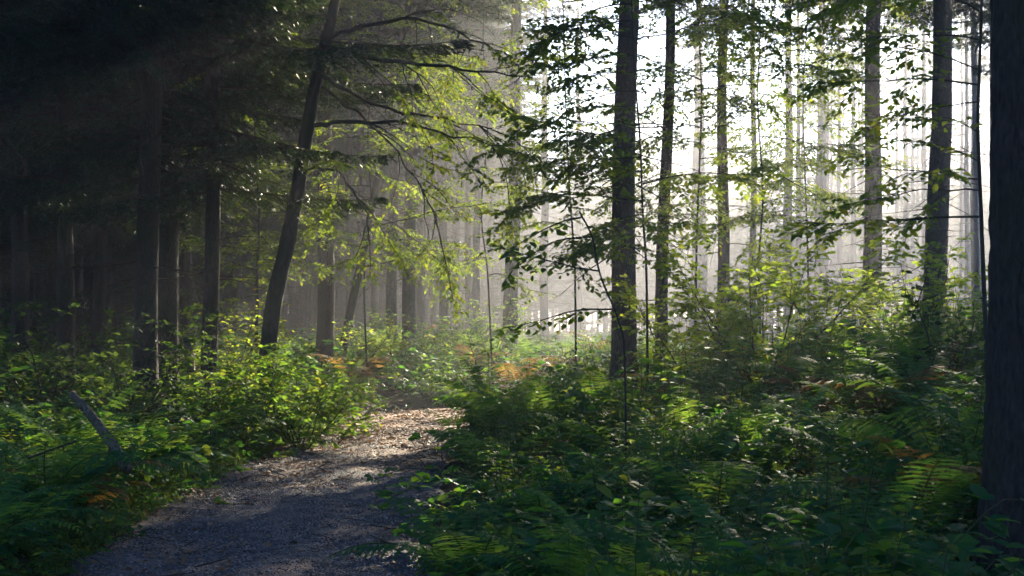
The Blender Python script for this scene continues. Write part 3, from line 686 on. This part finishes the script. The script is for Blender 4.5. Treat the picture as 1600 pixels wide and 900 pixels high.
# shrub layer
def shrub(label, basepx, d, stems, seed, leafmat='hazel', leaf=.088, dens=.9, group=None, name='hazel_shrub', cat='shrub', simple=False, droop=.2, flat=.5):
    b = px(basepx, 510, d); b[2] = gz(b[0], d) - .06
    root = thing(name, label, cat, b, group)
    F = Leafy(seed, leaf, dens, simple, flat, .28)
    for az, L, rise in stems:
        a = R(az); m_ = MB(); pts_ = F.line((0, 0, 0), (math.cos(a), math.sin(a), rise), L, droop, 12, .09)
        add_tube(m_, pts_, np.linspace(.008 + .004 * L, .003, 13), 6); m_.build('stem', M['twig'], root)
        F.sub(pts_, L, .012, droop, 0, .25, 1.2)
    finish_leafy(F, root, leafmat, 'twigs', 'foliage', 'twig')
    return root
def stems(seed, n, L0, L1, rise=1.6, az0=0, az1=360):
    r_ = np.random.default_rng(seed); return [(a + r_.normal(0, 12), r_.uniform(L0, L1), rise * r_.uniform(.7, 1.5)) for a in np.linspace(az0, az1, n, endpoint=False)]
HG = 'hazel shrubs under the right-hand spruces'
shrub('many-stemmed sunlit hazel below the thin trunk, middle of the right bank', 1190, 18, stems(1, 8, 1.6, 2.6, 1.8), 61, group=HG, dens=.75)
shrub('hazel with glowing leaves in front of the slim dark trunk', 1085, 21, stems(2, 6, 1.5, 2.5, 2.0), 62, group=HG, dens=.75)
shrub('hazel glowing beneath the dark-topped trunk', 1310, 22, stems(3, 8, 1.5, 2.7, 1.7), 63, group=HG, dens=.75)
shrub('hazel beside the stout pale grey trunk', 1420, 20, stems(4, 6, 1.1, 1.9, 1.6), 64, group=HG, dens=.75)
shrub('dark evergreen bush beside the black trunk', 1470, 14, stems(5, 9, .8, 1.25, 1.3), 65, 'holly', .075, .7, name='evergreen_bush', cat='bush')
shrub('hazy bush in the beams past the path bend, under the beam-lit trunk', 690, 33, stems(6, 8, 1.3, 2.1, 1.2), 66, 'nettle', .08, .6, name='leafy_bush', cat='bush', simple=True)
shrub('bush past the path bend, under the close pair of trunks', 620, 32, stems(7, 8, 1.2, 1.9, 1.2), 67, 'nettle', .08, .6, name='leafy_bush', cat='bush', simple=True)
shrub('shaded bush past the path bend behind the slanting tree', 555, 31, stems(8, 8, 1.2, 1.8, 1.2), 68, 'hazel', .08, .6, name='leafy_bush', cat='bush', simple=True)
shrub('bush glowing in the beams right of the path end', 765, 34, stems(9, 8, 1.3, 2.0, 1.2), 69, 'nettle', .08, .6, name='leafy_bush', cat='bush', simple=True)
shrub('sunlit bush at the left path edge below the leaning beech', 470, 18.5, stems(10, 9, .9, 1.5, 1.3), 70, 'nettle', .085, .8, name='leafy_bush', cat='bush')
shrub('sunlit bush left of the leaning beech foot', 375, 18, stems(11, 9, 1.0, 1.6, 1.4), 71, 'nettle', .085, .8, name='leafy_bush', cat='bush')
shrub('golden sunlit bush hugging the leaning beech foot on its path side', 435, 18.8, stems(15, 9, .8, 1.4, 1.3), 75, 'nettle', .095, 1.0, name='leafy_bush', cat='bush')
shrub('low golden bush at the bend, last on the left path edge', 520, 20.6, stems(16, 8, .6, 1.1, 1.1), 76, 'nettle', .095, 1.0, name='leafy_bush', cat='bush')
shrub('tall dim bush in the dark left wood under the black pair', 215, 17, stems(12, 8, 1.0, 1.7, 1.6), 72, 'shade', .085, .7, name='leafy_bush', cat='bush')
shrub('tall dim bush in the gloom at the left edge', 60, 17, stems(13, 8, 1.0, 1.7, 1.6), 73, 'shade', .085, .7, name='leafy_bush', cat='bush')
shrub('yellowish bush behind the lone black trunk', 350, 25, stems(14, 8, 1.4, 2.4, 1.6), 74, 'hazel', .085, .6, name='leafy_bush', cat='bush')

# ------------------------------------------------------------------ ferns
def frond_mesh(seed, L=1.0, arch=.9, m='fern'):
    rg = np.random.default_rng(seed); mb = MB(); n = 16
    t = np.linspace(0, 1, n); el = 1.15 - arch * 1.75 * t ** 1.15
    ds = L / (n - 1); pos = np.zeros((n, 3)); side = rg.normal(0, .05)
    for i in range(1, n): pos[i] = pos[i - 1] + ds * np.array([math.cos(el[i]), side * t[i], math.sin(el[i])])
    add_tube(mb, pos, np.linspace(.006, .0012, n), 4, 1, cap=False)
    npn = 25; tt = np.linspace(.18, .985, npn)
    p = np.stack([np.interp(tt, t, pos[:, k]) for k in range(3)], -1)
    dirs = nrm(np.stack([np.interp(tt, t, np.gradient(pos[:, k], t)) for k in range(3)], -1))
    s = nrm(np.cross(dirs, UP)); nn = np.cross(s, dirs)
    prof = np.clip((tt - .1) / .25, 0, 1) ** .7 * (1.03 - tt) ** .75 * .29 * L
    K = 5; q = np.linspace(0, 1, K)
    for sg in (1, -1):
        pl = prof * rg.uniform(.85, 1.1, npn)
        pd = nrm(s * sg * 1.0 + dirs * .34 + nn * rg.normal(-.05, .12, (npn, 1)))
        fw = nrm(np.cross(nn, pd)); w0 = np.minimum(.0145 * L, pl * .14)
        ax_ = p[:, None] + pd[:, None] * (pl[:, None] * q)[..., None]; ax_[..., 2] -= (q ** 2)[None] * .2 * pl[:, None]
        wq = np.array([.5, 1.0, .85, .55])
        for k in range(K - 1):          # each blade: a saw-toothed strip, tooth by tooth
            a_, b_ = ax_[:, k], ax_[:, k + 1]; w = (w0 * wq[k])[:, None]; tip = pd * w * .9
            for s2 in (1, -1):
                c_ = a_ * .75 + b_ * .25 + fw * s2 * w; d_ = b_ + fw * s2 * w * .85 + tip
                V = np.stack([a_, c_, d_, b_], 1).reshape(-1, 3); F_ = (np.arange(npn) * 4)[:, None, None] + np.array([[0, 1, 2], [0, 2, 3]])[None]
                mb.add(V, F_.reshape(-1, 3), 0)
    return mb.mesh('frond', [M[m], M['stem']], smooth=False)
FRONDS = [frond_mesh(k, 1.0, a) for k, a in enumerate([.75, .9, 1.05, .62, .95])]
DRY = [frond_mesh(k + 20, 1.0, a, 'fern_dry') for k, a in enumerate([.9, 1.1])]
rf = np.random.default_rng(77)
FG = 'ferns on the forest floor'
def fern(label, X, d, size, n=8, dry=False, tilt=0.0, az0=None, span=6.283):
    while path_dist(X, d)[0][0] < PATH_HALF + (.12 if X > -1.2 else .2 + .3 * size): X += .05 if X > -1.2 else -.05
    root = thing('fern', label, 'fern', (X, d, gz(X, d) - .02), FG)
    az0 = rf.uniform(0, 6.28) if az0 is None else az0
    for k in range(n):
        me = (DRY if dry else FRONDS)[rf.integers(2 if dry else 5)]
        f = obj('frond', me, root); s = 1.2 * size * rf.uniform(.75, 1.1); f.scale = (s, s, s)
        f.rotation_euler = (rf.normal(0, .12), rf.normal(tilt, .16), az0 + span * k / n + rf.normal(0, .18))
    return root
def fern_px(label, x, y, d, size, **k):
    """crown of the fern (its top) near photo pixel (x, y)"""
    fern(label, (x - 800) / FPX * d, d, size, **k)
for a in [('big pale fern arching before the black trunk, sunlit on its ribs', 1335, 0, 10.5, 1.05), ('fern with dark arching fronds touching the black trunk', 1490, 0, 9.5, 1.05),
          ('wide fern catching sun just left of the tall grey trunk foot', 915, 0, 16, 1.15), ('fern with flat fronds at the bottom of the bank, reaching over the path edge', 745, 0, 8.2, .8),
          ('upright fern with finely cut fronds in the middle of the right bank', 1115, 0, 9.2, .95), ('small bright fern low on the right bank below the upright one', 1010, 0, 7.2, .7),
          ('fern arching over the path edge below the sunlit leaves', 850, 0, 9.5, .85), ('fern in the front row nearest the black trunk', 1420, 0, 7.2, .8),
          ('front fern at the bottom edge, middle of the bank', 1130, 0, 6.2, .7), ('front fern at the bottom edge, closer to the path', 935, 0, 6.4, .65),
          ('sunlit yellow fern at the foot of the leaning beech', 425, 0, 17.0, 1.1), ('fern behind the leaning pale log, tips catching light', 130, 0, 10.8, 1.0),
          ('fern drooping at the left edge above the path corner', 40, 0, 8.6, .85), ('fern below the leaning pale log', 190, 0, 9.6, .8), ('big shaded fern right of the pale log', 260, 0, 12, 1.0),
          ('fern on the left bank midway to the leaning beech', 330, 0, 14, .95), ('fern beside the far left path edge in sun', 500, 0, 20.5, .8),
          ('fern in the shade below the dark evergreen bush', 1440, 0, 12.5, 1.0), ('fern between hazel and pale fern on the right bank', 1240, 0, 12.5, .95),
          ('fern behind the sunlit leaves right of the path end', 800, 0, 17, .95), ('bracken at the far right path edge glowing in sun', 770, 0, 22, .9), ('backlit fern below the slim dark trunk', 1040, 0, 17, .95),
          ('fern under the sunlit hazel', 1180, 0, 15, .95), ('fern second from the tall grey trunk toward the camera', 970, 0, 13.5, .9)]:
    fern_px(a[0], a[1], a[2], a[3], a[4], n=int(rf.integers(7, 11)))
fern_px('rusty orange fern between the evergreen bush and pale fern', 1410, 0, 13, 1.0, n=8, dry=True)
fern_px('brown withered fern above the left path edge by the pale log', 215, 0, 11.2, .8, n=6, dry=True)
fern_px('brown withered fern in the hollow on the right bank', 1060, 0, 12, .6, n=6, dry=True)

# ------------------------------------------------------------------ brambles with leaves of their own near the camera
def compound_leaf(seed, m='bramble', n=3, size=.075, wid=1.35):
    rg = np.random.default_rng(seed); mb = MB()
    a = [0, 65, -65, 110, -110][:n]; V = []
    for ang in a:
        x = R(ang + rg.normal(0, 6)); dv = np.array([[math.cos(x), math.sin(x), rg.normal(-.12, .08)]])
        add_leaves(mb, np.array([[.03 + .02 * math.cos(x), .01 * math.sin(x), 0]]), dv, UP[None] + rg.normal(0, .15, (1, 3)), size * rg.uniform(.85, 1.15), 0, False, wid)
    add_ribbons(mb, np.array([[0, 0, 0.]]), np.array([[.05, 0, 0.]]), .0022, 1)
    return mb.mesh('leaf', [M[m], M['stem']], smooth=False)
CLEAF = [compound_leaf(k) for k in range(5)]
BG_ = 'bramble bushes on the right bank'
def bramble(label, X, d, size, seed, ncane=5, group=BG_, nl=9):
    while path_dist(X, d)[0][0] < PATH_HALF + (.12 if X > -1.2 else .2 + .35 * size): X += .05 if X > -1.2 else -.05
    rg = np.random.default_rng(seed); root = thing('bramble_bush', label, 'bramble', (X, d, gz(X, d) - .02), group)
    for k in range(ncane):
        az = k * 6.283 / ncane + rg.normal(0, .4); L = size * rg.uniform(.7, 1.2); dd = nrm([math.cos(az) * .7, math.sin(az) * .7, 1.1]); pts_ = [np.zeros(3)]
        for i in range(10): dd = nrm(dd + rg.normal(0, .08, 3) + UP * -.17); pts_.append(pts_[-1] + dd * L / 10)
        pts_ = np.array(pts_); m_ = MB(); add_tube(m_, pts_, np.linspace(.005, .002, 11), 5); cane = m_.build('cane', M['stem'], root)
        for j in range(nl):
            f = rg.uniform(2.0, 9.9) if j else 9.9; i = int(f); p = pts_[i] + (pts_[min(i + 1, 10)] - pts_[i]) * (f - i)
            o = obj('leaf', CLEAF[rg.integers(5)], cane); o.location = p; s = rg.uniform(.8, 1.35); o.scale = (s, s, s)
            o.rotation_euler = (rg.normal(0, .3), rg.normal(-.1, .3), az + (1 if j % 2 else -1) * rg.uniform(.3, 1.5))
for i, (x, d, s, lab) in enumerate([(760, 12.5, .95, 'bramble with bright sunlit leaves overhanging the path edge'), (850, 11.5, .9, 'bramble right of the overhanging one, crowned with glowing leaves'),
        (735, 10.2, .7, 'dark bramble spilling onto the path edge below the overhanging one'), (905, 9.0, .7, 'dark green bramble in the middle of the bank by the arching fern'),
        (1020, 10.3, .75, 'bramble with broad leaves behind the upright fern'), (1210, 8.5, .7, 'bramble right of the upright fern, glossy leaves'), (1290, 7.4, .65, 'bramble with pale glossy leaves in the front right'),
        (1480, 7.6, .65, 'bramble at the foot of the black trunk'), (1250, 6.3, .6, 'bramble with large light green leaves at the bottom edge'), (1370, 6.0, .55, 'bramble at the bottom edge next to the black trunk'),
        (1040, 6.0, .5, 'low bramble at the bottom edge in the middle'), (840, 7.2, .5, 'low bramble at the path edge in the bottom middle'), (1120, 11.8, .75, 'bramble under the hazel, in shade'), (1380, 11.2, .75, 'bramble left of the shaded fern by the evergreen bush')]):
    bramble(lab, (x - 800) / FPX * d, d, s, 100 + i)
LB = 'bramble bushes on the left bank'
for i, (x, d, s, lab) in enumerate([(20, 8.0, .6, 'leafy bramble in the bottom left corner'), (100, 8.8, .6, 'bramble above the path corner, left'), (240, 10.8, .7, 'bramble right of the pale log by the path'),
        (330, 12.6, .75, 'round dark bramble at the left path edge'), (400, 15, .8, 'bramble at the left path edge under the sunlit bush')]):
    bramble(lab, (x - 800) / FPX * d, d, s, 140 + i, group=LB)

# ------------------------------------------------------------------ undergrowth, litter, pebbles (uncountable)
def proto(name, mb, mats, smooth=False): return bpy.data.objects.new(name, mb.mesh(name, mats, smooth))
def bramble_proto(seed, size=.6, nc=6, m='bramble', leaf=.07):
    rg = np.random.default_rng(seed); mb = MB()
    for k in range(nc):
        az = k * 6.283 / nc + rg.normal(0, .4); L = size * rg.uniform(.6, 1.25); dd = nrm([math.cos(az) * .8, math.sin(az) * .8, 1.0]); pts_ = [np.zeros(3)]
        for i in range(7): dd = nrm(dd + rg.normal(0, .1, 3) + UP * -.22); pts_.append(pts_[-1] + dd * L / 7)
        pts_ = np.array(pts_); add_tube(mb, pts_, np.linspace(.004, .0015, 8), 3, 1, cap=False)
        for j in range(9):
            f = rg.uniform(1.5, 6.9); i = int(f); p = pts_[i] + (pts_[i + 1] - pts_[i]) * (f - i); x0 = az + (1 if j % 2 else -1) * rg.uniform(.2, 1.6)
            ang = x0 + np.radians([0, 65, -65]); dv = np.stack([np.cos(ang), np.sin(ang), rg.normal(-.05, .25, 3)], -1)
            c = p + np.array([math.cos(x0), math.sin(x0), .2]) * .05
            add_leaves(mb, np.repeat(c[None], 3, 0), dv, UP + rg.normal(0, .35, (3, 3)), leaf * rg.uniform(.6, 1.3, 3), 0, False, 1.3)
    return mb
def nettle_proto(seed, h=.7, n=5, leaf=.085):
    rg = np.random.default_rng(seed); mb = MB()
    for k in range(n):
        az = rg.uniform(0, 6.28); dd = nrm([math.cos(az) * .35, math.sin(az) * .35, 1]); L = h * rg.uniform(.6, 1.1); b = np.array([rg.normal(0, .08), rg.normal(0, .08), 0]); pts_ = [b]
        for i in range(7): dd = nrm(dd + rg.normal(0, .07, 3)); pts_.append(pts_[-1] + dd * L / 7)
        pts_ = np.array(pts_); add_tube(mb, pts_, np.linspace(.004, .0015, 8), 3, 1, cap=False)
        for j in range(9):
            f = 1.2 + 5.75 * j / 8; i = int(f); p = pts_[i] + (pts_[i + 1] - pts_[i]) * (f - i); a = j * 1.57 + rg.normal(0, .2) + np.array([0, math.pi])
            dv = np.stack([np.cos(a), np.sin(a), rg.normal(.0, .25, 2)], -1)
            add_leaves(mb, np.repeat(p[None], 2, 0), dv, UP + rg.normal(0, .25, (2, 3)), leaf * rg.uniform(.7, 1.2, 2) * (1.15 - .06 * j), 0, False, 1.1)
    return mb
def grass_proto(seed, n=40, h=.3):
    rg = np.random.default_rng(seed); mb = MB()
    az = rg.uniform(0, 6.28, n); b = np.stack([rg.normal(0, .07, n), rg.normal(0, .07, n), np.zeros(n)], -1); L = h * rg.uniform(.5, 1.3, n)
    o = np.stack([np.cos(az), np.sin(az), np.zeros(n)], -1); m1 = b + (o * .25 + UP * .8) * (L * .55)[:, None]; tp = m1 + (o * .8 + UP * .25) * (L * .5)[:, None]
    w = np.stack([-np.sin(az), np.cos(az), np.zeros(n)], -1) * .0035
    V = np.stack([b - w, b + w, m1 + w * .8, m1 - w * .8, tp], 1).reshape(-1, 3); k = np.arange(n)[:, None] * 5
    mb.add(V, (k[:, :, None] + np.array([[0, 1, 2], [0, 2, 3], [3, 2, 4]])[None]).reshape(-1, 3)); return mb
def small_fern_proto(seed):
    rg = np.random.default_rng(seed); mb = MB()
    for k in range(7):
        me = FRONDS[rg.integers(5)]; n = len(me.vertices); co = np.empty(n * 3); me.vertices.foreach_get('co', co); co = co.reshape(-1, 3) * rg.uniform(.6, .95)
        a = k * .9 + rg.normal(0, .2); co = co @ np.array(Euler((rg.normal(0, .12), rg.normal(0, .15), a)).to_matrix()).T
        n0 = mb.n; mb.v.append(co); mb.n += n
        tri = [p.vertices[:] for p in me.polygons if len(p.vertices) == 3]; mb.f.append(np.array(tri) + n0); mb.m.append(np.zeros(len(tri), int))
    return mb
under = [proto('undergrowth_a', bramble_proto(1), [M['bramble'], M['stem']]), proto('undergrowth_b', bramble_proto(2, .5, 7), [M['bramble'], M['stem']]),
         proto('undergrowth_c', bramble_proto(3, .75, 6, leaf=.08), [M['bramble'], M['stem']]), proto('undergrowth_d', nettle_proto(4), [M['nettle'], M['stem']]),
         proto('undergrowth_e', nettle_proto(5, .55, 6, .07), [M['nettle'], M['stem']]), proto('undergrowth_f', grass_proto(6, 50, .35), [M['grass']]),
         proto('undergrowth_g', small_fern_proto(7), [M['fern']]), proto('undergrowth_h', nettle_proto(8, .4, 6, .055), [M['hazel'], M['stem']]), proto('undergrowth_i', small_fern_proto(9), [M['fern_dry']])]
rg = np.random.default_rng(55)
def rand_field(n, d0, d1, p0, p1, power=1.0):
    d = d0 + (d1 - d0) * rg.random(n) ** power; p_ = rg.uniform(p0, p1, n); return (p_ - 800) / FPX * d, d
X1, D1 = rand_field(3600, 4.2, 20, -120, 1760, .8); X2, D2 = rand_field(2400, 18, 42, -100, 1700, .8); X3, D3 = rand_field(700, 40, 75, -100, 1700)
X = np.concatenate([X1, X2, X3]); D = np.concatenate([D1, D2, D3])
pd_, sd_ = path_dist(X, D); e = pd_ - PATH_HALF
k = (e > np.where(sd_ > 0, np.where(D > 14, .55, .30), .42)) & ((X - 2.42) ** 2 + (D - 6.6) ** 2 > .16) & ~((X / D * FPX + 800 > 1515) & (D < 6.9)); X, D, e = X[k], D[k], e[k]
Zg = ground_z(X, D); n = len(X)
scl = rg.uniform(.6, 1.3, n) * np.where(D < 13, .8, 1.0) * np.where((D > 15) & (D < 24) & (X > 0), 1.25, 1.0) * np.where(e < .5, .6, 1.0) * np.where(D > 24, 1.25, 1.0)
patch = .5 + .5 * np.sin(X * 1.9 + 2 * np.sin(D * .7)) * np.sin(D * 1.35 + 1.5 * np.sin(X * .8)); scl *= .72 + .7 * patch
kd_ = np.sin(X * .9 + D * .45 + 1) + np.sin(X * .5 - D * .8)      # species grow in drifts
idx = rg.choice(8, n, p=[.2, .18, .18, .13, .12, .05, .05, .09]); idx = np.where((kd_ > .7) & (rg.random(n) < .6), rg.choice([3, 4, 7], n), idx); idx = np.where((kd_ < -.8) & (rg.random(n) < .7), rg.choice([0, 1, 2], n), idx); idx = np.where((np.sin(X * 2.7 + 1.3) * np.sin(D * 1.9) > .75) & (rg.random(n) < .1), 8, idx); idx = np.where((e < .35) & (rg.random(n) < .5), 5, idx)
De = 4.5 + 20 * rg.random(900); Xe = np.interp(De, PATH[:, 1], PATH[:, 0]) - PATH_HALF - rg.uniform(.03, .5, 900)      # low fringe along the left path edge
ke = path_dist(Xe, De)[0] > PATH_HALF + .02; Xe, De = Xe[ke], De[ke]; ne = len(Xe)
X = np.concatenate([X, Xe]); D = np.concatenate([D, De]); Zg = np.concatenate([Zg, ground_z(Xe, De)]); scl = np.concatenate([scl, rg.uniform(.25, .55, ne)]); idx = np.concatenate([idx, rg.choice([0, 1, 5, 5, 7, 4], ne)]); n = len(X)
rot = np.stack([rg.normal(0, .12, n), rg.normal(0, .12, n), rg.uniform(0, 6.28, n)], -1)
scatter('undergrowth', under, np.stack([X, D, Zg - .02], -1), rot, scl, idx, 'dense bramble, nettle and fern undergrowth either side of the path')

lm = MB(); add_leaves(lm, np.array([[0, 0, 0.]]), np.array([[1., 0, 0]]), UP[None], 1.0, 0); l2 = MB(); add_leaves(l2, np.array([[0, 0, 0.]]), np.array([[1., 0, .15]]), np.array([[.2, .3, 1.]]), 1.0, 0, False, 1.4)
l3 = MB(); add_tube(l3, [(-2.2, 0, .06), (-.6, .12, .1), (.9, -.1, .08), (2.4, .15, .06)], [.06, .08, .07, .04], 5); add_tube(l3, [(.2, 0, .08), (.9, .5, .1), (1.3, 1.0, .06)], [.05, .04, .02], 4)
litter = [proto('fallen_leaf_a', lm, [M['litter']]), proto('fallen_leaf_b', l2, [M['litter']]), proto('fallen_twig', l3, [M['twig']])]
n = 9000; D = 6 + 25 * rg.random(n) ** .7; s_ = np.interp(D, PATH[:, 1], PATH[:, 0]); off = rg.normal(0, .9, n); off = np.clip(off, -1.9, 1.9)
X = s_ + off; pd_, sd_ = path_dist(X, D); kx = (pd_ < PATH_HALF + .5)
clump = np.sin(X * 2.3 + np.sin(D * .9)) * np.sin(D * 1.1 + X) + .8 * (D > 16) + .5 * (pd_ > .8)
kx &= clump + rg.normal(0, .4, n) > .35
X, D = X[kx], D[kx]; n = len(X); pl_ = path_dist(X, D)[0]; Zl = np.where(pl_ < PATH_HALF, path_z(X, D, pl_) + .01, ground_z(X, D) + .02)
scatter('leaf_litter', litter, np.stack([X, D, Zl], -1), np.stack([rg.normal(0, .25, n), rg.normal(0, .25, n), rg.uniform(0, 6.28, n)], -1), rg.uniform(.03, .07, n), rg.choice(3, n, p=[.46, .46, .08]), 'brown fallen leaves and twigs scattered over the path')

def pebble(seed):
    rg_ = np.random.default_rng(seed); import bmesh
    bm = bmesh.new(); bmesh.ops.create_icosphere(bm, subdivisions=1, radius=1)
    for v in bm.verts: v.co *= rg_.uniform(.75, 1.15); v.co.z *= .6
    me = bpy.data.meshes.new('pebble'); bm.to_mesh(me); bm.free(); me.materials.append(M['stone']); return bpy.data.objects.new('pebble', me)
n = 60000; D = 5.2 + 17 * rg.random(n) ** 1.3; X = np.interp(D, PATH[:, 1], PATH[:, 0]) + rg.uniform(-1.2, 1.2, n)
u_ = np.abs(path_dist(X, D)[0]) / PATH_HALF; kx = u_ < .99; X, D, u_ = X[kx], D[kx], u_[kx]; n = len(X)
Zp = path_z(X, D, u_ * PATH_HALF) + .001
scatter('gravel', [pebble(1), pebble(2), pebble(3)], np.stack([X, D, Zp], -1), rg.uniform(0, 6.28, (n, 3)) * [.1, .1, 1], rg.uniform(.004, .011, n) * (1 + .8 * (rg.random(n) > .96)), rg.integers(0, 3, n), 'loose dark gravel stones on the path surface')

# ------------------------------------------------------------------ logs and sticks
def log(label, a, b, r, bark='bark_birch', name='log', cat='log', sides=16, rough=.09):
    a = np.asarray(a); b = np.asarray(b); root = thing(name, label, cat, a); n = 46; t = np.linspace(0, 1, n); rl = np.random.default_rng(int(a[1] * 100))
    pts_ = (b - a)[None] * t[:, None] + np.stack([.02 * np.sin(t * 3.1), t * 0, .025 * np.sin(t * 3.1)], -1) * min(1, r * 20)
    V, Q, T = tube(pts_, r * (1 - .3 * t), sides, True)
    ang = np.tile(np.arange(sides), n) * 6.283 / sides; tt = np.repeat(t, sides)
    bump_ = 1 + rough * (np.sin(tt * 40 + 3 * np.sin(ang * 2)) * .5 + rl.normal(0, .8, n * sides)) ; c = np.repeat(pts_, sides, 0)
    V[:n * sides] = c + (V[:n * sides] - c) * bump_[:, None]
    m_ = MB(); m_.add(V, Q); m_.f.append(T); m_.m.append(np.zeros(len(T), int)); m_.build('bark', M[bark], root)
    return root
log('pale lichen-covered log leaning down to the path on the left bank', px(200, 735, 11.0), px(112, 615, 11.6), .042, rough=.2)
log('short pale broken stump left of the lone black trunk', px(298, 580, 17.5), px(289, 530, 17.7), .055, name='stump', cat='stump')
log('thin dead stick leaning out of the ferns on the left', px(45, 716, 9.2), px(118, 690, 9.0), .008, 'twig', 'stick', 'stick', 6)

# ------------------------------------------------------------------ haze
m, nt, N, L = mat('haze_air'); out = N.new('ShaderNodeOutputMaterial'); pv = N.new('ShaderNodeVolumePrincipled')
pv.inputs['Color'].default_value = (0.88, 0.90, 1.0, 1); pv.inputs['Density'].default_value = HAZE_DENSITY; pv.inputs['Anisotropy'].default_value = HAZE_G
L.new(pv.outputs[0], out.inputs['Volume'])
mb = MB(); x0, x1, y0, y1, z0, z1 = -221, 221, -41, 262, -1.4, 25.5
mb.add([(x0, y0, z0), (x1, y0, z0), (x1, y1, z0), (x0, y1, z0), (x0, y0, z1), (x1, y0, z1), (x1, y1, z1), (x0, y1, z1)], [(0, 3, 2, 1), (4, 5, 6, 7), (0, 1, 5, 4), (1, 2, 6, 5), (2, 3, 7, 6), (3, 0, 4, 7)])
tag(mb.build('haze', m, smooth=False), 'pale morning mist between the trees', kind='stuff')
